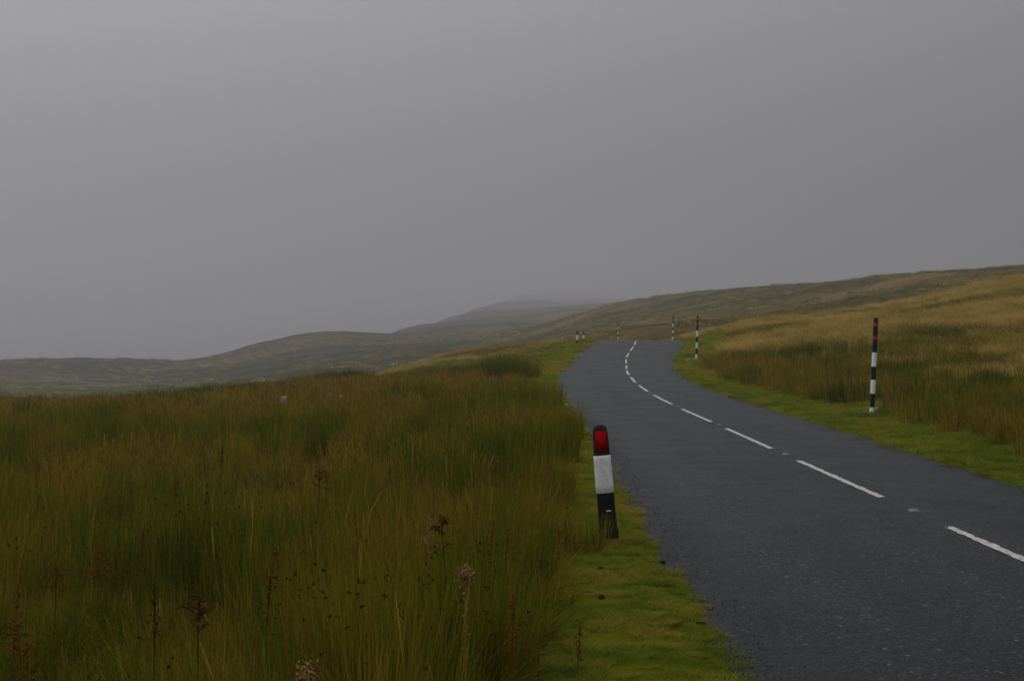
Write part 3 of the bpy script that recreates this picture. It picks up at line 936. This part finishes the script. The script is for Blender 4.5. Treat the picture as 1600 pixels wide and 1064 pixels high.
# ---- snow poles
def tube_mesh(name, r0, r1, z0, z1, mat, n=20, cap_top=False, cap_bot=False):
    a = np.linspace(0, 2 * np.pi, n, endpoint=False)
    co = [(r0 * math.cos(t), r0 * math.sin(t), z0) for t in a] + [(r1 * math.cos(t), r1 * math.sin(t), z1) for t in a]
    fl, sz = [], []
    for i in range(n):
        j = (i + 1) % n
        fl += [i, j, n + j, n + i]; sz.append(4)
    if cap_top:
        co += [(r1 * 0.82 * math.cos(t), r1 * 0.82 * math.sin(t), z1 + 0.008) for t in a]
        for i in range(n):
            j = (i + 1) % n
            fl += [n + i, n + j, 2 * n + j, 2 * n + i]; sz.append(4)
        fl += list(range(2 * n, 3 * n)); sz.append(n)
    me = mesh_np(name, co, fl, np.array(sz, np.int32), mat, True)
    return me
PR = 0.052
BANDS = [('white_band', -0.15, 0.225, M_white), ('black_band', 0.225, 0.524, M_black), ('white_band', 0.524, 0.829, M_white),
         ('black_band', 0.829, 1.12, M_black), ('white_band', 1.12, 1.43, M_white), ('black_band', 1.43, 1.72, M_black),
         ('red_band', 1.72, 1.795, M_redt), ('black_band', 1.795, 2.01, M_black), ('red_band', 2.01, 2.09, M_redt), ('black_band', 2.09, 2.19, M_black)]
pole0 = None
def snow_pole(x, d, lean, label, name='snow_pole', zoff=0.0, X=None):
    global pole0
    Xp = px(x, d)
    loc = (Xp, d, gz(Xp, d) + zoff)
    if pole0 is None:
        pole0 = empty(name, loc)
        for i, (nm, a, b, m) in enumerate(BANDS):
            r = PR + (0.002 if nm == 'red_band' else 0.0008 if nm == 'white_band' else 0)
            obj(nm, tube_mesh(nm, r, r, a, b, m, cap_top=(i == len(BANDS) - 1)), pole0)
        p = pole0
    else:
        p = copy_tree(pole0)
        p.location = loc
    p.rotation_euler = (math.radians(lean[1]), math.radians(lean[0]), random.uniform(0, 1))
    if d > 180:
        p.scale = (1.7, 1.7, 1.05)
    return tag(p, label, 'snow pole', 'banded snow poles along the road')
snow_pole(1362, 28.2, (2.9, 0), 'tall black and white banded snow pole with red rings, nearest, on right verge', zoff=-0.08)
snow_pole(1088, 65.7, (2.0, 0), 'banded snow pole standing on grass just right of the road bend')
snow_pole(1051, 119, (1.6, 0), 'banded snow pole beyond the crest, right of the centre line', zoff=0.3)
snow_pole(965.5, 157, (1.0, 0), 'distant snow pole rising behind the top of the road', zoff=0.1)
snow_pole(614.3, 240, (0, 0), 'small far snow pole left of the golden mound')
snow_pole(282.5, 400, (0, 0), 'tiny snow pole in the valley above the rushes at left')
snow_pole(121, 460, (0, 0), 'tiniest snow pole on the far left valley side by the road')

# ---- verge marker posts
def post_sections(zs, ws, ds, grow=0.0, n=28, p=3.2):
    P = np.zeros((len(zs), n + 1, 3))
    for i, (z, w, dp) in enumerate(zip(zs, ws, ds)):
        for j in range(n + 1):
            t = 2 * np.pi * j / n
            c, s = math.cos(t), math.sin(t)
            P[i, j] = ((w / 2 + grow) * math.copysign(abs(c) ** (2 / p), c), (dp / 2 + grow) * math.copysign(abs(s) ** (2 / p), s), z)
    return P
PZ = [-0.12, 0.0, 0.085, 0.10, 0.115, 0.20, 0.42, 0.74, 0.88, 0.93, 0.962, 0.982, 0.995, 1.0]
PW = [.176, .174, .170, .168, .156, .152, .146, .138, .130, .126, .116, .098, .066, .012]
PD = [.112, .112, .110, .108, .098, .096, .092, .086, .080, .076, .068, .054, .034, .008]
def post_w(z, arr): return float(np.interp(z, PZ, arr))
post0 = None
def marker_post(x, d, lean, label, H=1.0, zoff=0.0, yaw=0):
    global post0
    Xp = px(x, d)
    loc = (Xp, d, gz(Xp, d) + zoff)
    if post0 is None:
        post0 = empty('marker_post', loc)
        obj('post_body', grid_mesh('post_body', post_sections(PZ, PW, PD), M_black), post0)
        zs = [0.418, 0.42, 0.50, 0.60, 0.70, 0.735, 0.737]
        gr = [0.0005, 0.003, 0.003, 0.003, 0.003, 0.003, 0.0005]
        P = np.concatenate([post_sections([z], [post_w(z, PW)], [post_w(z, PD)], g) for z, g in zip(zs, gr)])
        wb = obj('white_band', grid_mesh('white_band', P, M_white), post0)
        for (rx, rz) in ((-0.012, 0.705), (-0.004, 0.45)):
            r = obj('rivet', tube_mesh('rivet', 0.005, 0.004, 0, 0.002, M_rivet, 10, True), wb)
            r.rotation_euler = (math.pi / 2, 0, 0)
            r.location = (rx, -post_w(rz, PD) / 2 - 0.003, rz)
        # raised cap collar and rectangular reflector
        P = np.concatenate([post_sections([z], [post_w(z, PW)], [post_w(z, PD)], g) for z, g in ((0.738, .0005), (0.741, .005), (0.752, .005), (0.757, .0008))])
        obj('cap_collar', grid_mesh('cap_collar', P, M_black), post0)
        def plate(z0, z1, hw0, hw1, proud):
            v = []
            for z, hw in ((z0, hw0), (z1, hw1)):
                y = -post_w(z, PD) / 2
                v += [(-hw, y - proud, z), (hw, y - proud, z), (-hw, y + 0.006, z), (hw, y + 0.006, z)]
            f = [0, 1, 5, 4, 2, 0, 4, 6, 1, 3, 7, 5, 4, 5, 7, 6, 2, 3, 1, 0]
            return v, f
        v, f = plate(0.768, 0.942, 0.049, 0.045, 0.004)
        obj('reflector', mesh_np('reflector', v, f, np.full(5, 4, np.int32), M_red), post0)
        v, f = plate(0.262, 0.272, 0.020, 0.020, 0.0015)
        v = [(a + 0.012, b, c) for a, b, c in v]
        obj('maker_mark', mesh_np('maker_mark', v, f, np.full(5, 4, np.int32), M_white), post0)
        p = post0
    else:
        p = copy_tree(post0)
        p.location = loc
    p.rotation_euler = (math.radians(lean[1]), math.radians(lean[0]), math.radians(yaw))
    if d > 180:
        p.scale = (1.6, 1.6, 1.15)
    return tag(p, label, 'marker post', 'black and white marker posts along the left verge')
marker_post(952, 10.85, (-4.9, 0), 'large leaning black and white marker post with red reflector on near verge', yaw=3, zoff=-0.025)
marker_post(901.5, 79, (1, 0), 'marker post showing its black foot at the left edge of the crest', zoff=-0.18)
marker_post(911.5, 108, (1, 0), 'marker post half hidden behind the crest at the left road edge')
marker_post(878.5, 142, (0, 0), 'small marker post peeping over the green verge left of the crest', zoff=0.35)
marker_post(727, 205, (0, 0), 'small marker post behind the golden top of the mound', zoff=0.35)
marker_post(590, 262, (0, 0), 'tiny marker post beside the far snow pole')
marker_post(519, 330, (0, 0), 'tiny marker post where the far road dips behind the rushes')
marker_post(440, 365, (0, 0), 'tiny marker post just above the rush tops, above the small boulder')
marker_post(331, 392, (0, 0), 'tiny marker post in the valley right of a tiny snow pole')
marker_post(204, 430, (0, 0), 'tiny marker post at the near end of the distant road strip')
marker_post(95, 475, (0, 0), 'tiny marker post at the far end of the distant road strip')

# ---- stones
def rock_mesh(name, sx, sy, sz, mat, seed):
    n, m = 12, 20
    rs = seed * 13.7
    P = np.zeros((n, m + 1, 3))
    for i in range(n):
        th = math.pi * i / (n - 1)
        for j in range(m + 1):
            ph = 2 * math.pi * (j % m) / m
            dv = np.array([math.sin(th) * math.cos(ph), math.sin(th) * math.sin(ph), math.cos(th)])
            k = 1 + 0.30 * float(fbm(dv[0] * 1.4 + rs, dv[1] * 1.4 + dv[2] * 1.7, 3, seed))
            q = np.sign(dv) * np.abs(dv) ** 0.75 * k
            P[i, j] = q * (sx / 2, sy / 2, sz / 2)
    return grid_mesh(name, P, mat, False)
def stone(name, x, d, size, mat, seed, label, dz=0.0, rz=0.0, tilt=0):
    Xs = px(x, d)
    o = obj(name, rock_mesh(name, size[0], size[1], size[2], mat, seed))
    o.location = (Xs, d, gz(Xs, d) + dz)
    o.rotation_euler = (0, tilt, rz)
    return tag(o, label, 'stone')
stone('boulder', 519, 38, (0.40, 0.36, 0.44), M_stone, 3, 'grey boulder showing above the rushes of the left field', 0.26)
stone('stone_slab', 534, 37.8, (0.30, 0.14, 0.10), M_stonep, 5, 'pale stone slab leaning against the grey boulder', 0.30, 0.2, 0.6)
stone('boulder', 443, 38.5, (0.18, 0.18, 0.26), M_stonep, 8, 'small pale boulder alone in the rushes left of the grey one', 0.32)
stone('footing_stone', 1357, 27.85, (0.30, 0.2, 0.08), M_stone, 11, 'flat grey stone at the foot of the nearest snow pole', 0.035)
stone('footing_stone', 1369, 28.25, (0.17, 0.16, 0.15), M_stonep, 12, 'rounded tan stone touching the foot of the nearest snow pole', 0.05)
stone('verge_stone', 1074, 62.5, (0.16, 0.14, 0.12), M_stonep, 14, 'small white stone lying left of the second snow pole', 0.05)
stone('verge_stone', 1077.5, 62.7, (0.15, 0.14, 0.22), M_stonep, 15, 'upright white stone beside another near the second snow pole', 0.08)
# rubble where the verge has broken down
rub = [(866, 628), (869, 632), (873, 630), (876, 634), (880, 636), (884, 637), (887, 640), (890, 643), (893, 646), (881, 641), (889, 650), (896, 652), (874, 638), (899, 657)]
for k, (x, y) in enumerate(rub):
    d = 1.62 * FPX / (y - CY)
    s = random.uniform(0.07, 0.13)
    stone('rubble_stone', x, d, (s, s * 0.8, s * 0.6), M_stoneb if k % 5 else M_stonep, 20 + k,
          'reddish brown broken stone in the rubble at the left road edge' if k % 5 else 'pale broken stone in the rubble at the left road edge', 0.03, random.uniform(0, 6))['group'] = 'rubble at the road edge'
for k, (x, y) in enumerate([(1035, 868), (938, 890), (1095, 963), (940, 932)]):
    d = 1.66 * FPX / (y - CY)
    s = random.uniform(0.03, 0.05)
    stone('peat_clod', x, d, (s * 1.4, s, s * 0.7), M_clod, 50 + k, ['dark peat clod on the mossy verge nearest the road, below the marker post', 'dark peat clod on the turf below left of the marker post', 'dark peat clod at the road edge in the foreground', 'dark peat clod in the middle of the foreground turf'][k], 0.015, random.uniform(0, 6))['group'] = 'peat clods on the verge'

# ---- dead dock and thistle stalks
def dock_meshes(seed, H, form):
    rs = np.random.default_rng(seed)
    co, fl, sz = [], [], []
    def tube(p0, p1, r0, r1):
        p0, p1 = np.array(p0), np.array(p1)
        b = len(co); n = 5
        ax = p1 - p0; ax = ax / np.linalg.norm(ax)
        u = np.cross(ax, (0.3, 0.9, 0.1)); u /= np.linalg.norm(u); v = np.cross(ax, u)
        for p, r in ((p0, r0), (p1, r1)):
            for i in range(n):
                t = 2 * math.pi * i / n
                co.append(tuple(p + r * (math.cos(t) * u + math.sin(t) * v)))
        for i in range(n):
            j = (i + 1) % n
            fl.extend([b + i, b + j, b + n + j, b + n + i]); sz.append(4)
    bend = rs.normal(0, 0.05, 2)
    pt = lambda t: np.array((bend[0] * t * t * H, bend[1] * t * t * H, t * H - 0.05))
    for k in range(6):
        tube(pt(k / 6), pt((k + 1) / 6), 0.006 - 0.0005 * k, 0.006 - 0.0005 * (k + 1))
    sco, sfl, ssz = [], [], []
    def blob(p, r, s=1.3):
        v, f = lump(p, r, rs, s); b = len(sco)
        sco.extend(map(tuple, v))
        for q in f:
            sfl.extend([b + i for i in q]); ssz.append(3)
    if form == 'spike':
        zl = max(0.35, 1 - 0.26 / H)
        for k in range(95):
            t = rs.uniform(zl, 1.02)
            rad = 0.022 * (1.02 - t) / (1.02 - zl) + 0.006
            clump = 0.55 + 0.45 * math.sin(t * H * 60)
            blob(pt(t) + rs.normal(0, rad * clump, 3) * (1, 1, 0.5), rs.uniform(0.003, 0.0075))
    elif form == 'branch':
        for b_ in range(9):
            t0 = rs.uniform(0.72, 0.97); a = rs.uniform(0, 6.28); L = rs.uniform(0.03, 0.085)
            p0 = pt(t0); p1 = p0 + np.array((math.cos(a) * L * 0.75, math.sin(a) * L * 0.75, L * 0.55))
            p2 = p1 + np.array((math.cos(a) * 0.04, math.sin(a) * 0.04, -0.01))
            tube(p0, p1, 0.0035, 0.0025); tube(p1, p2, 0.0025, 0.002)
            for k in range(17):
                f = rs.uniform(0.55, 1.1)
                blob(p0 + (p1 - p0) * f + rs.normal(0, 0.007, 3), rs.uniform(0.0022, 0.005), 1.2)
        for k in range(22):
            blob(pt(1.0) + rs.normal(0, 0.012, 3), rs.uniform(0.003, 0.006))
    else:   # shaggy head
        for k in range(260):
            p = pt(0.97) + rs.normal(0, 1, 3) * (0.016, 0.016, 0.020)
            blob(p, rs.uniform(0.0025, 0.005), 2.2)
        for k in range(50):
            t = rs.uniform(0.35, 0.95)
            blob(pt(t) + rs.normal(0, 0.012, 3), rs.uniform(0.003, 0.006), 2.0)
    return (co, fl, sz), (sco, sfl, ssz)
DM = {}
def dock(x, ytop, H, form, tone, label, ytype=0, d=None, group=None):
    if d is None:
        d = (1.72 - H) * FPX / (ytop - CY)
        for _ in range(6):
            g_ = gz(px(x, d), d)
            d = (EYE - g_ - H) * FPX / (ytop - CY)
            d = min(max(d, 3.0), 70)
    Xs = px(x, d)
    key = (form, tone, round(H, 1), int(x) % 3)
    if key not in DM:
        (a, b, c), (e, f, g) = dock_meshes(hash(key[0]) % 1 + int(H * 100) + key[3] * 7 + len(form), round(H, 1), form)
        mt = {'b': M_dock, 'p': M_dockp, 'd': M_dockd}[tone]
        DM[key] = (mesh_np('stem', a, b, np.array(c, np.int32), mt), mesh_np('seed_head', e, f, np.array(g, np.int32), mt))
    t = empty('dock_stalk', (Xs, d, gz(Xs, d)))
    obj('stem', DM[key][0], t); obj('seed_head', DM[key][1], t)['kind'] = 'stuff'
    t.rotation_euler = (random.gauss(0, 0.05), random.gauss(0, 0.06), random.uniform(0, 6.28))
    if d > 16:
        pass
    return tag(t, label, 'dead stalk', group)
G1 = 'dead stalks in the left field'
dock(826, 975, 0.30, 'spike', 'b', 'short brown seed spike on the turf, left one of the front pair', d=7.0)
dock(848, 1000, 0.18, 'spike', 'b', 'stubby brown seed spike just right of a taller one on the turf', d=7.0)
dock(902, 1008, 0.28, 'spike', 'b', 'brown seed spike on the bottom edge of the mossy verge', d=6.5)
dock(884, 840, 0.42, 'spike', 'b', 'brown dock spike at the rush edge below the leaning marker post, right of two', d=9.3)
dock(874, 846, 0.38, 'spike', 'b', 'brown dock spike at the rush edge below the leaning marker post, left of two', d=9.2)
dock(868, 755, 0.45, 'spike', 'b', 'brown dock spike in front of the rush clump left of the marker post', d=12.3)
dock(886, 688, 0.62, 'spike', 'b', 'tall brown dock spike behind the rush clump left of the marker post', d=14.0)
dock(852, 690, 0.75, 'spike', 'b', 'tall brown dock spike left above the clump near the marker post')
dock(672, 814, 0.75, 'branch', 'p', 'pale curling dead dock head, left of a dark one in mid foreground')
dock(706, 812, 0.75, 'branch', 'd', 'dark spreading dead dock head beside a pale curling one')
dock(752, 800, 0.7, 'spike', 'b', 'brown dock spike between the dark spreading head and the verge')
dock(788, 798, 0.7, 'spike', 'b', 'brown dock spike nearest the verge behind the tall foreground rushes')
dock(729, 876, 0.7, 'head', 'p', 'pale shaggy dead flower head in the tall foreground rushes')
dock(795, 912, 0.6, 'spike', 'b', 'slim brown spike at the right side of the foreground rush clump')
dock(775, 722, 0.75, 'branch', 'b', 'brown branching dead stalk above the front rush clump')
dock(487, 1026, 0.6, 'head', 'p', 'large pale shaggy dead head at the bottom edge left of centre')
dock(313, 938, 0.55, 'branch', 'd', 'dark thistle head on a thin stalk in the left foreground')
dock(37, 955, 0.6, 'branch', 'b', 'brown dead dock at the lower left corner')
dock(178, 1046, 0.6, 'head', 'd', 'dark dead head cut by the bottom edge at lower left')
dock(42, 985, 0.6, 'spike', 'b', 'brown spike close beside the dead dock at the lower left corner')
FIELD_STALKS = [
 (150, 845, 'branch', 'b', 'branching brown dock, left of a close pair in the lower left field'),
 (168, 852, 'branch', 'b', 'branching brown dock, right of a close pair in the lower left field'),
 (215, 828, 'spike', 'b', 'tall brown dock spike just right of the close branching pair'),
 (324, 815, 'spike', 'b', 'slim brown spike straight above the dark thistle head in the left field'),
 (118, 785, 'spike', 'b', 'slim brown spike above the close branching pair, left field'),
 (203, 640, 'spike', 'b', 'farthest tall brown spike near the top of the field, left quarter'),
 (204, 755, 'spike', 'b', 'brown spike directly below the farthest tall one, left quarter of the field'),
 (262, 750, 'branch', 'b', 'branching brown dock, left of two standing close in the field middle'),
 (274, 757, 'spike', 'b', 'slim brown spike, right of two standing close in the field middle'),
 (505, 735, 'branch', 'b', 'brown branching dock in the field below the grey boulder, right of two'),
 (493, 738, 'branch', 'd', 'dark branching dock in the field below the grey boulder, left of two'),
 (52, 660, 'spike', 'b', 'brown spike near the top of the field by the left picture edge'),
 (345, 690, 'spike', 'd', 'dark spike in the upper field left below the small pale boulder'),
 (420, 860, 'branch', 'b', 'branching brown dock left of the knotted foreground rushes'),
 (412, 905, 'spike', 'd', 'dark spike low in the field left of the knotted foreground rushes'),
 (86, 880, 'branch', 'b', 'branching brown dock above the lower left corner'),
 (560, 800, 'spike', 'b', 'slim brown spike left of the pale curling dock head'),
 (15, 905, 'spike', 'b', 'brown spike almost touching the left picture edge'),
 (610, 730, 'spike', 'b', 'slim brown spike in mid field straight below the far snow pole'),
 (650, 702, 'spike', 'b', 'slim brown spike below the dark upright rush clump in mid field'),
 (442, 668, 'spike', 'b', 'small brown spike just below the small pale boulder'),
 (700, 655, 'spike', 'd', 'small dark spike in the far field below the golden mound'),
 (780, 650, 'spike', 'b', 'small brown spike in the far field below the big dark rush clump'),
 (240, 900, 'spike', 'd', 'dark spike up and left of the dark thistle head')]
for x, y, f, tn, lb in FIELD_STALKS:
    dock(x, y, random.choice([0.55, 0.6]), f, tn, lb, group=G1)
for x, y, d, lb in [(1392, 545, 31, 'dead brown dock just right of the nearest snow pole, at mid height'), (1440, 595, 26, 'dead brown dock, middle of three on the right bank beside the snow pole'),
                    (1422, 610, 25, 'dead brown dock, left of three on the right bank beside the snow pole'), (1465, 590, 27, 'dead brown dock, right of three on the right bank beside the snow pole'),
                    (1345, 618, 29, 'dead brown dock just left of the nearest snow pole, low down'), (1325, 560, 34, 'dead brown dock left of the nearest snow pole, higher on the bank'),
                    (1540, 640, 22, 'dead brown dock on the right bank nearest the right picture edge'), (1290, 575, 36, 'leftmost dead brown dock on the right bank')]:
    dock(x, y, 0.8, random.choice(['branch', 'spike']), 'b', lb, d=d, group='dead stalks on the right bank')
for x, y, d, lb in [(838, 552, 60, 'thin dark stalk on the green verge left of the bend, left of two'), (846, 556, 59, 'thin dark stalk on the green verge left of the bend, right of two')]:
    dock(x, y, 0.5, 'spike', 'd', lb, d=d)

# ---- rush clumps that stand on their own
def rush_clump(x, d, radius, h, n, w, tone, label, seeds=0.0, seed=1, lean=0.13, sx=1.0):
    rs = np.random.default_rng(seed)
    a = ribbons(n, radius, (h * 0.55, h), (w * 0.75, w * 1.2), 6, lean, 0.10, tone, seedheads=seeds, rs=rs)
    b = ribbons(n // 6, radius * 1.05, (h * 0.3, h * 0.75), (w, w * 1.3), 6, 0.35, 0.4, (0.8, 0.1), rs=rs)
    me = tuft_mesh('rush_clump', M_rush, [a, b], rs=rs)
    Xs = px(x, d)
    o = obj('rush_clump', me)
    o.location = (Xs, d, gz(Xs, d)); o.scale = (sx, 1, 1)
    return tag(o, label, 'rush clump', 'rush clumps')
rush_clump(858, 13.0, 0.26, 0.72, 700, 0.005, (0.32, 0.16), 'rounded rush clump at the verge, left of the leaning marker post', seed=11)
rush_clump(912, 10.2, 0.15, 0.46, 170, 0.0042, (0.28, 0.18), 'thin rush clump growing around the foot of the leaning marker post', seed=12, lean=0.2)
rush_clump(938, 10.45, 0.07, 0.42, 50, 0.0042, (0.25, 0.18), 'few rush stems crossing in front of the leaning marker post', seed=17, lean=0.2)
rush_clump(800, 8.7, 0.30, 0.66, 800, 0.0042, (0.22, 0.15), 'dark green rush clump bordering the mossy verge in the foreground', seed=13, seeds=0.01)
rush_clump(630, 6.1, 0.42, 0.80, 1300, 0.004, (0.20, 0.14), 'tallest foreground rush clump with black flower knots', seed=14, seeds=0.05)
rush_clump(745, 6.3, 0.30, 0.72, 800, 0.004, (0.18, 0.13), 'foreground rush clump right of the tallest one', seed=18, seeds=0.03)
rush_clump(530, 6.8, 0.34, 0.76, 800, 0.004, (0.28, 0.16), 'foreground rush clump left of the tallest one', seed=19, seeds=0.045)
rush_clump(788, 46, 0.85, 1.15, 900, 0.012, (0.12, 0.12), 'big dark rush clump at the end of the field, left of the bend', seed=15)
rush_clump(815, 47, 0.7, 1.0, 700, 0.012, (0.16, 0.12), 'dark rush clump nearest the green verge before the bend', seed=16)
rush_clump(868, 17.5, 0.34, 0.78, 700, 0.006, (0.16, 0.14), 'dark ragged rush clump by the verge, just above the rounded clump', seed=31)
rush_clump(878, 21.5, 0.36, 0.80, 650, 0.007, (0.22, 0.16), 'ragged rush clump crowding the verge left of the rubble', seed=32)
rush_clump(838, 24, 0.45, 0.85, 700, 0.008, (0.14, 0.14), 'dark rush clump set back from the verge below the bend', seed=33)
rush_clump(848, 31, 0.5, 0.85, 650, 0.009, (0.20, 0.15), 'rush clump at the field edge left of the rubble stones', seed=34)
rush_clump(655, 36, 0.7, 1.05, 700, 0.011, (0.14, 0.12), 'dark upright rush clump in the middle of the left field', seed=20)

# ---- drifting mist: one closed box of even, pale air
bx = 5200.0
hz = np.array([[x, y, z] for z in (-72, 235) for y in (-400, 6800) for x in (-bx, bx)], float)
fcs = [0, 2, 3, 1, 4, 5, 7, 6, 0, 1, 5, 4, 2, 6, 7, 3, 0, 4, 6, 2, 1, 3, 7, 5]
m, n, l, out = new_mat('mist')
pv = n.new('ShaderNodeVolumePrincipled')
pv.inputs['Color'].default_value = (0.69, 0.69, 0.72, 1)
pv.inputs['Density'].default_value = 0.0008
pv.inputs['Anisotropy'].default_value = 0.55
l.new(pv.outputs[0], out.inputs['Volume'])
haze = obj('haze', mesh_np('haze', hz, fcs, np.full(6, 4, np.int32), m))
tag(haze, kind='stuff')
